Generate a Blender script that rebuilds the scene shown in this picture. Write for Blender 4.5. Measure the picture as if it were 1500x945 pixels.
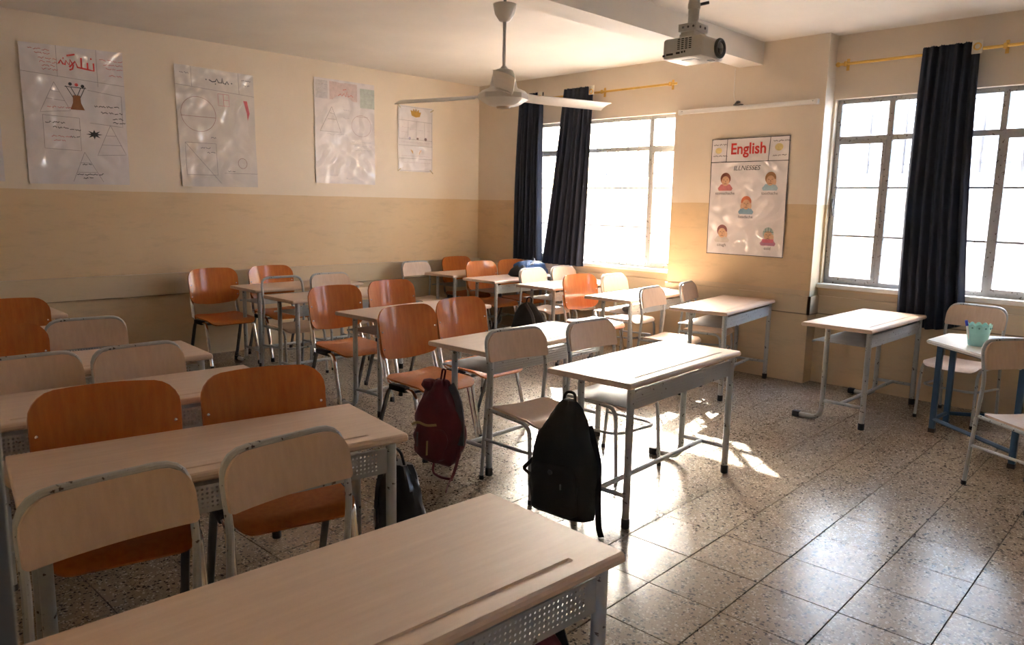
import bpy, bmesh, math, random
from mathutils import Vector, Matrix
random.seed(7)
for o in list(bpy.data.objects): bpy.data.objects.remove(o)
SC = bpy.context.scene
COL = SC.collection
R = math.radians

# ------------------------------------------------------------------ camera
EYE = Vector((0, 0, 1.60)); FPX = 1098.97
yaw, pitch, roll = 0.785180222, -0.156970848, 0.0194413088
fw = Vector((math.cos(yaw)*math.cos(pitch), math.sin(yaw)*math.cos(pitch), math.sin(pitch)))
rt = fw.cross(Vector((0, 0, 1))).normalized(); up = rt.cross(fw)
rt, up = rt*math.cos(roll)+up*math.sin(roll), -rt*math.sin(roll)+up*math.cos(roll)
cd = bpy.data.cameras.new('camera'); cam = bpy.data.objects.new('camera', cd); COL.objects.link(cam)
cam.matrix_world = Matrix(((rt.x, up.x, -fw.x, EYE.x), (rt.y, up.y, -fw.y, EYE.y), (rt.z, up.z, -fw.z, EYE.z), (0, 0, 0, 1)))
cd.sensor_width = 36; cd.lens = FPX/1500*36; cd.clip_start = .02
cd.dof.use_dof = True; cd.dof.focus_distance = 3.6; cd.dof.aperture_fstop = 9.0
SC.camera = cam

# ------------------------------------------------------------------ light
SUN_DIR = Vector((1.0, 1.0, .89))          # towards the sun
W = bpy.data.worlds.new('sky'); SC.world = W; W.use_nodes = True
nt = W.node_tree; bg = nt.nodes['Background']
sky = nt.nodes.new('ShaderNodeTexSky'); sky.sky_type = 'NISHITA'; sky.sun_disc = False
sky.sun_elevation = R(33); sky.sun_rotation = math.atan2(SUN_DIR.x, SUN_DIR.y)
sky.air_density = 1.0; sky.dust_density = 3.0; sky.ozone_density = 1.0
nt.links.new(sky.outputs[0], bg.inputs[0]); bg.inputs[1].default_value = 1.0
sl = bpy.data.lights.new('sun', 'SUN'); so = bpy.data.objects.new('sun', sl); COL.objects.link(so)
so.rotation_euler = SUN_DIR.to_track_quat('Z', 'Y').to_euler(); so.location = (14, 14, 12)
sl.energy = 9; sl.angle = R(.6); sl.color = (1, .97, .92)
SC.view_settings.view_transform = 'Standard'; SC.view_settings.look = 'None'
SC.view_settings.gamma = 1; SC.view_settings.use_curve_mapping = False
SC.view_settings.exposure = 3.35

# ------------------------------------------------------------------ materials
def newmat(name):
    m = bpy.data.materials.new(name); m.use_nodes = True
    return m, m.node_tree, m.node_tree.nodes['Principled BSDF']
def N(t, typ, **kw):
    n = t.nodes.new(typ)
    for k, v in kw.items(): setattr(n, k, v)
    return n
def setin(n, **kw):
    for k, v in kw.items(): n.inputs[k.replace('_', ' ')].default_value = v
def ramp(t, fac, stops):
    r = N(t, 'ShaderNodeValToRGB'); t.links.new(fac, r.inputs[0])
    e = r.color_ramp.elements
    while len(e) < len(stops): e.new(.5)
    for q, (p, c) in zip(e, stops): q.position = p; q.color = (*c, 1) if len(c) == 3 else c
    return r.outputs[0]
def coords(t, kind='Object', scale=(1, 1, 1)):
    tc = N(t, 'ShaderNodeTexCoord'); mp = N(t, 'ShaderNodeMapping'); mp.inputs['Scale'].default_value = scale
    if kind == 'World':
        g = N(t, 'ShaderNodeNewGeometry'); t.links.new(g.outputs['Position'], mp.inputs[0])
    else: t.links.new(tc.outputs[kind], mp.inputs[0])
    return mp.outputs[0]
def noise(t, vec, scale, detail=4, rough=.55):
    n = N(t, 'ShaderNodeTexNoise'); setin(n, Scale=scale, Detail=detail, Roughness=rough); t.links.new(vec, n.inputs['Vector'])
    return n.outputs['Fac']
def mixc(t, fac, a, b, mode='MIX'):
    m = N(t, 'ShaderNodeMix', data_type='RGBA', blend_type=mode)
    for i, v in ((0, fac), (6, a), (7, b)):
        if isinstance(v, (int, float)): m.inputs[i].default_value = v
        elif isinstance(v, tuple): m.inputs[i].default_value = (*v, 1)
        else: t.links.new(v, m.inputs[i])
    return m.outputs[2]
def math_(t, op, a, b=0.0):
    m = N(t, 'ShaderNodeMath', operation=op)
    for i, v in ((0, a), (1, b)):
        if isinstance(v, (int, float)): m.inputs[i].default_value = v
        else: t.links.new(v, m.inputs[i])
    return m.outputs[0]
def bump(t, b, h, strength=.2, dist=.01):
    n = N(t, 'ShaderNodeBump'); setin(n, Strength=strength, Distance=dist)
    t.links.new(h, n.inputs['Height']); t.links.new(n.outputs[0], b.inputs['Normal'])
def simple(name, col, rough=.5, metal=0, var=.12, vscale=8, **kw):
    m, t, b = newmat(name)
    f = noise(t, coords(t), vscale)
    lo = tuple(c*(1-var) for c in col); hi = tuple(min(1, c*(1+var)) for c in col)
    t.links.new(ramp(t, f, [(.3, lo), (.7, hi)]), b.inputs['Base Color'])
    b.inputs['Roughness'].default_value = rough; b.inputs['Metallic'].default_value = metal
    for k, v in kw.items(): b.inputs[k.replace('_', ' ')].default_value = v
    return m
def paint_wall(name):
    m, t, b = newmat(name)
    p = coords(t, 'World'); sp = N(t, 'ShaderNodeSeparateXYZ'); t.links.new(p, sp.inputs[0])
    edge = math_(t, 'ADD', sp.outputs[2], math_(t, 'MULTIPLY', noise(t, p, 3), .012))
    low = math_(t, 'LESS_THAN', edge, 1.652)
    big = noise(t, p, 1.3, 5)
    upc = ramp(t, big, [(.3, (.72, .62, .50)), (.7, (.78, .68, .56))])
    loc = ramp(t, big, [(.3, (.62, .455, .27)), (.7, (.69, .52, .325))])
    c = mixc(t, low, upc, loc)
    # scuffs and grime of the lower paint
    st = ramp(t, noise(t, coords(t, 'World', (1.2, 1.2, 5)), 2.2, 7, .7), [(.52, (0, 0, 0)), (.75, (1, 1, 1))])
    c = mixc(t, math_(t, 'MULTIPLY', st, math_(t, 'MULTIPLY', low, .4)), c, (.36, .28, .18))
    # worn greyish repaint on the band, painted dark line for the shade under its lower edge
    band = math_(t, 'MULTIPLY', math_(t, 'LESS_THAN', sp.outputs[2], .864), math_(t, 'GREATER_THAN', sp.outputs[2], .652))
    c = mixc(t, math_(t, 'MULTIPLY', band, .45), c, (.50, .43, .32))
    shade_line = math_(t, 'LESS_THAN', math_(t, 'ABSOLUTE', math_(t, 'SUBTRACT', math_(t, 'ADD', sp.outputs[2], math_(t, 'MULTIPLY', noise(t, p, 6), .012)), .656)), .0055)
    c = mixc(t, math_(t, 'MULTIPLY', shade_line, .8), c, (.10, .07, .045))
    t.links.new(c, b.inputs['Base Color']); b.inputs['Roughness'].default_value = .5
    bump(t, b, noise(t, p, 45, 3), .12, .004)
    return m
def wood(name, a, c, rough, axis='x', coat=.0, fine=60):
    m, t, b = newmat(name)
    sc = {'x': (1.2, 14, 14), 'z': (14, 14, 1.2)}[axis]
    f = noise(t, coords(t, 'Object', sc), 3.2, 6, .6)
    g = noise(t, coords(t, 'Object', tuple(s*1.0 for s in sc)), fine, 2)
    col = ramp(t, f, [(.28, a), (.72, c)])
    col = mixc(t, math_(t, 'MULTIPLY', g, .25), col, tuple(x*.6 for x in a))
    oi = N(t, 'ShaderNodeObjectInfo')
    col = mixc(t, math_(t, 'MULTIPLY', oi.outputs['Random'], .22), col, tuple(x*.72 for x in a))
    t.links.new(col, b.inputs['Base Color'])
    b.inputs['Roughness'].default_value = rough
    if coat: b.inputs['Coat Weight'].default_value = coat; b.inputs['Coat Roughness'].default_value = .10; b.inputs['Specular IOR Level'].default_value = .25
    return m
def chipped(name, col, chip, rough=.4, amount=.66):
    m, t, b = newmat(name)
    f = ramp(t, noise(t, coords(t), 38, 3, .6), [(amount, (0, 0, 0)), (amount+.03, (1, 1, 1))])
    base = ramp(t, noise(t, coords(t), 6), [(.3, tuple(x*.9 for x in col)), (.7, col)])
    t.links.new(mixc(t, f, base, chip), b.inputs['Base Color']); b.inputs['Roughness'].default_value = rough
    return m
def perforated(name, col):
    m, t, b = newmat(name)
    sp = N(t, 'ShaderNodeSeparateXYZ'); t.links.new(coords(t), sp.inputs[0])
    def cell(s, ph):
        x = math_(t, 'SUBTRACT', math_(t, 'FRACT', math_(t, 'ADD', math_(t, 'MULTIPLY', s, 66), ph)), .5)
        return math_(t, 'MULTIPLY', x, x)
    u, v, w = sp.outputs
    d = math_(t, 'LESS_THAN', math_(t, 'ADD', cell(u, .25), math_(t, 'MINIMUM', cell(v, 0.), cell(v, 0.)) if False else cell(w, .1)), .075)
    zone = math_(t, 'MULTIPLY', math_(t, 'LESS_THAN', math_(t, 'ABSOLUTE', u), .5), math_(t, 'LESS_THAN', w, .692))
    zone = math_(t, 'MULTIPLY', zone, math_(t, 'GREATER_THAN', w, .625))
    f = ramp(t, noise(t, coords(t), 30, 3), [(.66, (0, 0, 0)), (.69, (1, 1, 1))])
    t.links.new(mixc(t, f, col, (.12, .08, .06)), b.inputs['Base Color']); b.inputs['Roughness'].default_value = .45
    tr = N(t, 'ShaderNodeBsdfTransparent'); mx = N(t, 'ShaderNodeMixShader')
    t.links.new(math_(t, 'MULTIPLY', d, zone), mx.inputs[0]); t.links.new(b.outputs[0], mx.inputs[1]); t.links.new(tr.outputs[0], mx.inputs[2])
    t.links.new(mx.outputs[0], t.nodes['Material Output'].inputs[0])
    return m
def terrazzo():
    m, t, b = newmat('terrazzo')
    p = coords(t, 'World'); base = ramp(t, noise(t, p, 5, 6, .7), [(.25, (.25, .19, .135)), (.75, (.38, .305, .23))])
    oi = N(t, 'ShaderNodeObjectInfo')
    base = mixc(t, math_(t, 'MULTIPLY', oi.outputs['Random'], .35), base, (.24, .19, .145))
    warp = N(t, 'ShaderNodeTexNoise'); setin(warp, Scale=60., Detail=2.); t.links.new(p, warp.inputs['Vector'])
    vm = N(t, 'ShaderNodeVectorMath', operation='MULTIPLY_ADD'); t.links.new(warp.outputs['Color'], vm.inputs[0])
    vm.inputs[1].default_value = (.02, .02, 0); t.links.new(p, vm.inputs[2])
    col = base
    for sc, thr, dist, c in ((62, .66, .40, (.035, .03, .028)), (120, .72, .4, (.11, .08, .06)), (95, .72, .45, (.55, .48, .39))):
        v = N(t, 'ShaderNodeTexVoronoi'); setin(v, Scale=float(sc)); t.links.new(vm.outputs[0], v.inputs['Vector'])
        s = N(t, 'ShaderNodeSeparateColor'); t.links.new(v.outputs['Color'], s.inputs[0])
        f = math_(t, 'MULTIPLY', math_(t, 'GREATER_THAN', s.outputs[0], thr), math_(t, 'LESS_THAN', v.outputs['Distance'], dist))
        col = mixc(t, math_(t, 'MULTIPLY', f, .92), col, c)
    t.links.new(col, b.inputs['Base Color'])
    rr = N(t, 'ShaderNodeMapRange'); setin(rr, To_Min=.19, To_Max=.30); t.links.new(noise(t, p, 7, 5), rr.inputs[0])
    t.links.new(rr.outputs[0], b.inputs['Roughness']); b.inputs['Specular IOR Level'].default_value = .45
    bump(t, b, noise(t, p, 9, 2), .05, .004)
    return m
def thin_glass():
    m, t, b = newmat('window_glass')
    t.nodes.remove(b)
    tr = N(t, 'ShaderNodeBsdfTransparent'); tr.inputs[0].default_value = (.95, .97, .97, 1)
    gl = N(t, 'ShaderNodeBsdfGlossy'); gl.inputs['Roughness'].default_value = .02
    lw = N(t, 'ShaderNodeLayerWeight'); mx = N(t, 'ShaderNodeMixShader')
    fac = math_(t, 'ADD', math_(t, 'MULTIPLY', math_(t, 'POWER', lw.outputs['Facing'], 5.0), .6), .03)   # grazing reflection, the same on both faces of the pane
    t.links.new(fac, mx.inputs[0]); t.links.new(tr.outputs[0], mx.inputs[1]); t.links.new(gl.outputs[0], mx.inputs[2])
    t.links.new(mx.outputs[0], t.nodes['Material Output'].inputs[0])
    return m
def sleeve_paper(name, col):
    m, t, b = newmat(name)
    p = coords(t)
    t.links.new(ramp(t, noise(t, p, 5), [(.3, tuple(c*.92 for c in col)), (.7, col)]), b.inputs['Base Color'])
    b.inputs['Roughness'].default_value = .42; b.inputs['Coat Weight'].default_value = 1; b.inputs['Coat Roughness'].default_value = .12; b.inputs['Coat IOR'].default_value = 1.8
    n = N(t, 'ShaderNodeBump'); setin(n, Strength=1.0, Distance=.3)
    w = N(t, 'ShaderNodeTexNoise', noise_type='RIDGED_MULTIFRACTAL')
    setin(w, Scale=6., Detail=3.); t.links.new(p, w.inputs['Vector'])
    t.links.new(w.outputs['Fac'], n.inputs['Height']); t.links.new(n.outputs[0], b.inputs['Coat Normal'])
    return m
def cloth(name, col, rough=.9, bscale=120, sheen=.2):
    m, t, b = newmat(name)
    f = noise(t, coords(t), 14, 5)
    t.links.new(ramp(t, f, [(.3, tuple(c*.7 for c in col)), (.7, col)]), b.inputs['Base Color'])
    b.inputs['Roughness'].default_value = rough; b.inputs['Sheen Weight'].default_value = sheen
    bump(t, b, noise(t, coords(t), bscale, 2), .3, .004)
    return m

M = dict(
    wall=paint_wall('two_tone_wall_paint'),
    ceiling=simple('ceiling_paint', (.77, .72, .655), .7, vscale=2, var=.04),
    white_paint=simple('white_sill_paint', (.78, .74, .67), .5, var=.08),
    terrazzo=terrazzo(), grout=simple('dark_grout', (.05, .045, .04), .8),
    top=wood('beige_laminate', (.70, .50, .37), (.80, .60, .455), .5, 'x', .0),
    beech=wood('beige_plywood', (.68, .48, .345), (.78, .58, .43), .40, 'z', .0),
    orange=wood('orange_varnished_plywood', (.52, .135, .022), (.66, .21, .040), .5, 'z', .6),
    grey=chipped('chipped_grey_enamel', (.46, .46, .45), (.07, .05, .045), .35, .635),
    perf=perforated('perforated_grey_sheet', (.40, .40, .39)),
    sheet=simple('grey_sheet_steel', (.34, .34, .34), .45),
    chrome=simple('chrome_tube', (.72, .70, .68), .16, 1, var=.15, vscale=30),
    darksteel=simple('dark_grey_tube', (.12, .115, .11), .4, var=.2),
    rubber=simple('black_rubber', (.012, .012, .013), .6),
    screw=simple('bright_screw', (.85, .83, .8), .25, 1),
    navy=cloth('navy_curtain_cloth', (.014, .020, .042), .85, 200, .04),
    lining=simple('white_curtain_tape', (.75, .70, .60), .8),
    gold=simple('gold_curtain_rod', (.72, .45, .12), .28, 1),
    frame=chipped('old_window_frame_paint', (.42, .41, .40), (.12, .09, .07), .5, .62),
    glass=thin_glass(), door_paint=chipped('grey_door_frame_paint', (.10, .092, .08), (.40, .36, .30), .55, .66),
    white_plastic=simple('white_plastic', (.84, .81, .78), .35, var=.04),
    fan=simple('fan_enamel', (.74, .71, .67), .28, var=.05),
    lens=simple('projector_lens', (.02, .02, .025), .05, var=0, Coat_Weight=1.0),
    blackplastic=simple('black_plastic', (.012, .012, .012), .4),
    bag_black=cloth('black_nylon', (.012, .012, .013), .75, 90, .05),
    bag_red=cloth('dark_red_nylon', (.145, .014, .022), .7, 90, .1),
    bag_blue=cloth('blue_nylon', (.02, .085, .26), .6, 60, .1),
    bag_greyblue=cloth('grey_trim_cloth', (.35, .40, .45), .7),
    bag_gloss=simple('glossy_black_vinyl', (.015, .016, .02), .3),
    tan=simple('tan_zip_pull', (.42, .28, .12), .6),
    grey_strap=cloth('grey_padded_strap', (.10, .09, .10), .8),
    blue_steel=chipped('blue_enamel', (.03, .095, .19), (.02, .04, .07), .4, .72),
    white_top=chipped('worn_white_laminate', (.74, .72, .69), (.30, .22, .16), .3, .76),
    aqua=simple('aqua_plastic', (.36, .72, .68), .4, var=.05),
    paper=sleeve_paper('poster_in_plastic_sleeve', (.76, .71, .72)),
    paper2=sleeve_paper('grey_poster_in_plastic_sleeve', (.70, .65, .62)),
    sheet_paper=simple('white_paper', (.82, .82, .82), .6, var=.03),
    ext=simple('pale_render', (.78, .76, .74), .8, vscale=1),
    ground=simple('outside_concrete', (.45, .43, .40), .9, vscale=1),
    extbar=simple('grey_railing_paint', (.3, .3, .33), .6),
)
INK = {}
def ink(col):
    k = tuple(col)
    if k not in INK: INK[k] = simple('print_ink_%d' % len(INK), col, .45, var=.1, vscale=30, Coat_Weight=.6)
    return INK[k]

# ------------------------------------------------------------------ mesh helpers
def link(name, bm, mat, parent=None, smooth=True):
    me = bpy.data.meshes.new(name)
    bmesh.ops.recalc_face_normals(bm, faces=bm.faces)
    bm.to_mesh(me); bm.free()
    if mat: me.materials.append(M[mat] if isinstance(mat, str) else mat)
    if smooth:
        for p in me.polygons: p.use_smooth = True
        try: me.set_sharp_from_angle(angle=R(38))
        except Exception: pass
    o = bpy.data.objects.new(name, me); COL.objects.link(o)
    if parent: o.parent = parent
    return o
def empty(name, loc=(0, 0, 0), rz=0):
    o = bpy.data.objects.new(name, None); COL.objects.link(o); o.empty_display_size = .1
    o.location = loc; o.rotation_euler = (0, 0, R(rz)); return o
def tag(o, label, cat, group=None):
    o['label'] = label; o['category'] = cat
    if group: o['group'] = group
    return o
def structure(o): o['kind'] = 'structure'; return o
def copy_tree(o, parent=None):
    c = o.copy(); COL.objects.link(c)
    if parent: c.parent = parent
    for ch in o.children: copy_tree(ch, c)
    return c
def box(bm, lo, hi, bevel=0):
    r = bmesh.ops.create_cube(bm, size=1)
    vs = r['verts']
    for v in vs: v.co = Vector([(lo[i]+hi[i])/2+v.co[i]*(hi[i]-lo[i]) for i in range(3)])
    if bevel:
        es = list({e for v in vs for e in v.link_edges})
        bmesh.ops.bevel(bm, geom=es, offset=bevel, segments=2, affect='EDGES', profile=.5)
def fillet(pts, rad, n=5):
    pts = [Vector(p) for p in pts]; out = [pts[0]]
    for i in range(1, len(pts)-1):
        a, b, c = pts[i-1], pts[i], pts[i+1]
        r = rad[i] if isinstance(rad, dict) and i in rad else (0 if isinstance(rad, dict) else rad)
        d1 = (a-b); d2 = (c-b); k = min(r, d1.length*.49, d2.length*.49)
        if k < 1e-4: out.append(b); continue
        p1 = b+d1.normalized()*k; p2 = b+d2.normalized()*k
        for j in range(n+1):
            s = j/n; out.append((1-s)**2*p1+2*s*(1-s)*b+s*s*p2)
    out.append(pts[-1]); return out
def tube(bm, pts, r, n=8, flat=1.0):
    pts = [Vector(p) for p in pts]; rings = []
    d = (pts[1]-pts[0]).normalized()
    ref = Vector((0, 0, 1)) if abs(d.z) < .9 else Vector((0, 1, 0))
    x = d.cross(ref).normalized(); y = x.cross(d)
    for i, p in enumerate(pts):
        nd = ((pts[i+1]-p).normalized() if i < len(pts)-1 else d) if i == 0 else ((p-pts[i-1]).normalized()+(pts[i+1]-p).normalized()).normalized() if i < len(pts)-1 else (p-pts[i-1]).normalized()
        x = (x-nd*x.dot(nd)).normalized(); y = nd.cross(x)
        rr = r[i] if isinstance(r, (list, tuple)) else r
        rings.append([bm.verts.new(p+x*rr*math.cos(2*math.pi*k/n)+y*rr*flat*math.sin(2*math.pi*k/n)) for k in range(n)])
    for a, b in zip(rings, rings[1:]):
        for k in range(n): bm.faces.new((a[k], a[(k+1) % n], b[(k+1) % n], b[k]))
    bm.faces.new(rings[0][::-1]); bm.faces.new(rings[-1])
def lathe(bm, prof, c=(0, 0, 0), n=20, close=True):
    rings = []
    for r, z in prof:
        rings.append([bm.verts.new((c[0]+r*math.cos(2*math.pi*k/n), c[1]+r*math.sin(2*math.pi*k/n), c[2]+z)) for k in range(n)])
    for a, b in zip(rings, rings[1:]):
        for k in range(n): bm.faces.new((a[k], a[(k+1) % n], b[(k+1) % n], b[k]))
    if close: bm.faces.new(rings[0][::-1]); bm.faces.new(rings[-1])
def shell(bm, nu, vs, fn, th):
    """sheet fn(u,v) u in -1..1, v from list, thickened along its normal"""
    us = [-1+2*i/nu for i in range(nu+1)]; e = 1e-3
    G = [[Vector(fn(u, v)) for u in us] for v in vs]
    A, B = [], []
    for j, v in enumerate(vs):
        ra, rb = [], []
        for i, u in enumerate(us):
            i0, i1 = max(0, i-1), min(nu, i+1); j0, j1 = max(0, j-1), min(len(vs)-1, j+1)
            nrm = (G[j][i1]-G[j][i0]).cross(G[j1][i]-G[j0][i])
            nrm = nrm.normalized() if nrm.length > 1e-9 else Vector((0, 0, 1))
            ra.append(bm.verts.new(G[j][i]+nrm*th/2)); rb.append(bm.verts.new(G[j][i]-nrm*th/2))
        A.append(ra); B.append(rb)
    m = len(vs)-1
    for j in range(m):
        for i in range(nu):
            bm.faces.new((A[j][i], A[j][i+1], A[j+1][i+1], A[j+1][i])); bm.faces.new((B[j][i], B[j+1][i], B[j+1][i+1], B[j][i+1]))
        bm.faces.new((A[j][0], A[j+1][0], B[j+1][0], B[j][0])); bm.faces.new((A[j][nu], B[j][nu], B[j+1][nu], A[j+1][nu]))
    for i in range(nu):
        bm.faces.new((A[0][i], B[0][i], B[0][i+1], A[0][i+1])); bm.faces.new((A[m][i], A[m][i+1], B[m][i+1], B[m][i]))
def corner_rows(h0, h1, r0, r1, n=5):
    """rows of heights with denser spacing in rounded corners; returns [(v, inset)]"""
    out = []
    for k in range(n+1):
        a = math.pi/2*k/n; out.append((h0+r0*(1-math.cos(a)), r0*(1-math.sin(a))))
    for k in range(n, -1, -1):
        a = math.pi/2*k/n; out.append((h1-r1*(1-math.cos(a)), r1*(1-math.sin(a))))
    return out
def bx(name, lo, hi, mat, parent=None, bevel=0):
    bm = bmesh.new(); box(bm, lo, hi, bevel); return link(name, bm, mat, parent, smooth=bevel > 0)
def tb(name, pts, r, mat, parent=None, rad=.03, n=8, flat=1.0):
    bm = bmesh.new(); tube(bm, fillet(pts, rad), r, n, flat); return link(name, bm, mat, parent)

def project(p):
    d = Vector(p)-EYE; z = d.dot(fw)
    return (750+FPX*d.dot(rt)/z, 472.5-FPX*d.dot(up)/z, z)

# ------------------------------------------------------------------ the room
XD, XR, XP, YL, YF, ZC = .097, 6.92, 6.75, 7.61, -2.3, 3.12
def boxes(name, lst, mat):
    bm = bmesh.new()
    for lo, hi in lst: box(bm, lo, hi)
    return structure(link(name, bm, mat, smooth=False))
floor = structure(bx('floor', (-1.9, YF-.2, -.16), (XR+.2, YL+.2, -.006), 'grout'))
boxes('ceiling', [((-1.9, YF-.2, ZC), (XR+.3, YL+.2, ZC+.25))], 'ceiling')
boxes('beam', [((XD-.1, 3.515, 2.918), (XP+.1, 3.76, ZC+.02))], 'ceiling').name = 'trim_1'
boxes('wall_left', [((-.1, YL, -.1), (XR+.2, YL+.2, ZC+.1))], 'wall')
W1, W2 = (4.42, 6.60), (1.12, 2.885); ZS, ZT = .925, 2.575
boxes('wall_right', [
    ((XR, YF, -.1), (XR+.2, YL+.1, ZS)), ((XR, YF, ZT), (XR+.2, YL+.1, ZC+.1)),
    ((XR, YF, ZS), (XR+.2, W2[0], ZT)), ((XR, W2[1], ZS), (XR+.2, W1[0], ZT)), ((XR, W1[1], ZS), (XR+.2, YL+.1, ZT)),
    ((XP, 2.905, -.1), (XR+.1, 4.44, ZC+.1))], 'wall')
boxes('wall_front', [((-1.9, YF-.2, -.1), (XR+.2, YF, ZC+.1))], 'wall')
DY0, DY1 = -.45, .567
boxes('wall_back', [((XD-.2, DY1, -.1), (XD, YL+.1, ZC+.1)), ((XD-.2, YF, -.1), (XD, DY0, ZC+.1)), ((XD-.2, DY0, 2.15), (XD, DY1, ZC+.1)),
                    ((-1.9, YF, -.1), (-1.75, YL, 2.3)), ((-1.9, YF, 2.48), (-1.75, YL, ZC+.1)), ((-1.9, YL-.1, -.1), (XD-.2, YL+.1, ZC+.1))], 'wall')  # unseen outer corridor wall, high slot added to let in sky fill
dr = structure(empty('door_1', (XD-.1, DY1, 0)))
def doorpart(name, lo, hi):
    o = bx(name, lo, hi, 'door_paint', None, .006); o.parent = dr; o.matrix_parent_inverse = Matrix.Translation(dr.location).inverted(); return o
doorpart('door_jamb', (XD-.215, DY1-.035, 0), (XD-.004, DY1+.012, 2.15)); doorpart('door_jamb', (XD-.215, DY0-.012, 0), (XD+.012, DY0+.035, 2.15)); doorpart('door_head', (XD-.215, DY0-.012, 2.1), (XD+.003, DY1+.012, 2.16))
# plaster band that runs round the room at desk height
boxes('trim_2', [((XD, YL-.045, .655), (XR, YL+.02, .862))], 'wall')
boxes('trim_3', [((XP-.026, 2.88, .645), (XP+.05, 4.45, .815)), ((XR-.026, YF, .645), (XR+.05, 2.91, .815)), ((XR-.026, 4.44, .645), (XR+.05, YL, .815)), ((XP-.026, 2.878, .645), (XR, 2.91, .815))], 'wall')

# floor tiles: each its own piece where it shows large
TP, TA, T0 = .337, R(1.9), Vector((3.264, 1.052, 0))
ux = Vector((math.cos(TA), math.sin(TA), 0)); uy = Vector((-math.sin(TA), math.cos(TA), 0))
cand = []
for i in range(-18, 14):
    for j in range(-14, 24):
        c = T0+ux*TP*(i+.5)+uy*TP*(j+.5)
        if not (XD-.15 < c.x < XR+.12 and YF-.1 < c.y < YL+.12): continue
        px, py, z = project(c)
        vis = z > .3 and -60 < px < 1560 and 300 < py < 1010
        cand.append((0 if vis else 1, z if z > 0 else 99-z, c))
cand.sort(key=lambda q: (q[0], q[1]))
def tile_bm(bm, c=None):
    n0 = len(bm.verts); g = .0018; box(bm, (-TP/2+g, -TP/2+g, -.014), (TP/2-g, TP/2-g, 0), 0)
    top = [f for f in bm.faces if f.normal.z > .9 and f.calc_center_median().z > -.001] if c is None else []
    if top: bmesh.ops.bevel(bm, geom=list(top[0].edges), offset=.0015, segments=1, affect='EDGES')
    if c is not None:
        bm.verts.ensure_lookup_table()
        for v in list(bm.verts)[n0:]: v.co = c+ux*v.co.x+uy*v.co.y+Vector((0, 0, v.co.z))
bm = bmesh.new(); tile_bm(bm); t0 = link('tile', bm, 'terrazzo', floor, smooth=False)
for k, (_, _, c) in enumerate(cand[:300]):
    o = t0 if k == 0 else t0.copy()
    if k: COL.objects.link(o)
    o.location = c+Vector((0, 0, random.uniform(-.0008, .0004))); o.rotation_euler = (random.uniform(-.0012, .0012), random.uniform(-.0012, .0012), TA)
bm = bmesh.new()
for _, _, c in cand[300:]: tile_bm(bm, c)
o = link('tile_field', bm, 'terrazzo', floor, smooth=False); o['kind'] = 'stuff'

# ------------------------------------------------------------------ windows
XG = 7.0
def window(n, y0, y1, mull):
    w = structure(empty('window_%d' % n, (XG, (y0+y1)/2, ZS)))
    inv = Matrix.Translation(w.location).inverted()
    def P(o): o.parent = w; o.matrix_parent_inverse = inv; return o
    ys = [y0+.0]+mull+[y1]
    P(bx('window_sill', (XR-.045, y0-.03, ZS-.035), (XR+.19, y1+.03, ZS+.004), 'white_paint', None, .004))
    zs = [ZS, 1.37, 1.80, 2.23, ZT]
    for y, hw in [(y0+.02, .02), (y1-.02, .02)]+[(m, .024) for m in mull]:
        P(bx('frame_post', (XG-.022, y-hw, ZS), (XG+.022, y+hw, ZT), 'frame', None, .004))
    for z, hh in ((ZS+.022, .022), (2.23, .024), (ZT-.02, .02)):
        P(bx('frame_rail', (XG-.02, y0, z-hh), (XG+.02, y1, z+hh), 'frame', None, .004))
    for a, b in zip(ys, ys[1:]):
        for z in (1.37, 1.80): P(bx('glazing_bar', (XG-.012, a+.02, z-.009), (XG+.012, b-.02, z+.009), 'frame'))
        for z0, z1 in zip(zs, zs[1:]): P(bx('pane', (XG-.003, a+.015, z0+.006), (XG+.001, b-.015, z1-.006), 'glass'))
    # side casement frames with handle
    for a, b, hy in ((ys[-2], ys[-1], ys[-1]-.03), (ys[0], ys[1], ys[0]+.03)):
        bm = bmesh.new()
        for lo, hi in (((a+.022, ZS+.04), (a+.05, 2.21)), ((b-.05, ZS+.04), (b-.022, 2.21)), ((a+.05, ZS+.04), (b-.05, ZS+.068)), ((a+.05, 2.182), (b-.05, 2.21))):
            box(bm, (XG-.03, lo[0], lo[1]), (XG-.008, hi[0], hi[1]))
        c = P(link('casement', bm, 'frame', None, False))
        bm = bmesh.new(); box(bm, (XG-.05, hy-.012, 1.62), (XG-.03, hy+.012, 1.70), .003); tube(bm, [(XG-.055, hy, 1.68), (XG-.062, hy-.008, 1.62), (XG-.06, hy-.02, 1.55)], .008, 6)
        h = link('handle', bm, 'darksteel', c); h.matrix_parent_inverse = c.matrix_basis.inverted() @ Matrix.Identity(4)
        h.parent = c; h.matrix_parent_inverse = Matrix.Identity(4)
    return w
window(1, W1[0], W1[1], [4.88, 6.12]); window(2, W2[0], W2[1], [1.58, 2.42])

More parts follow.
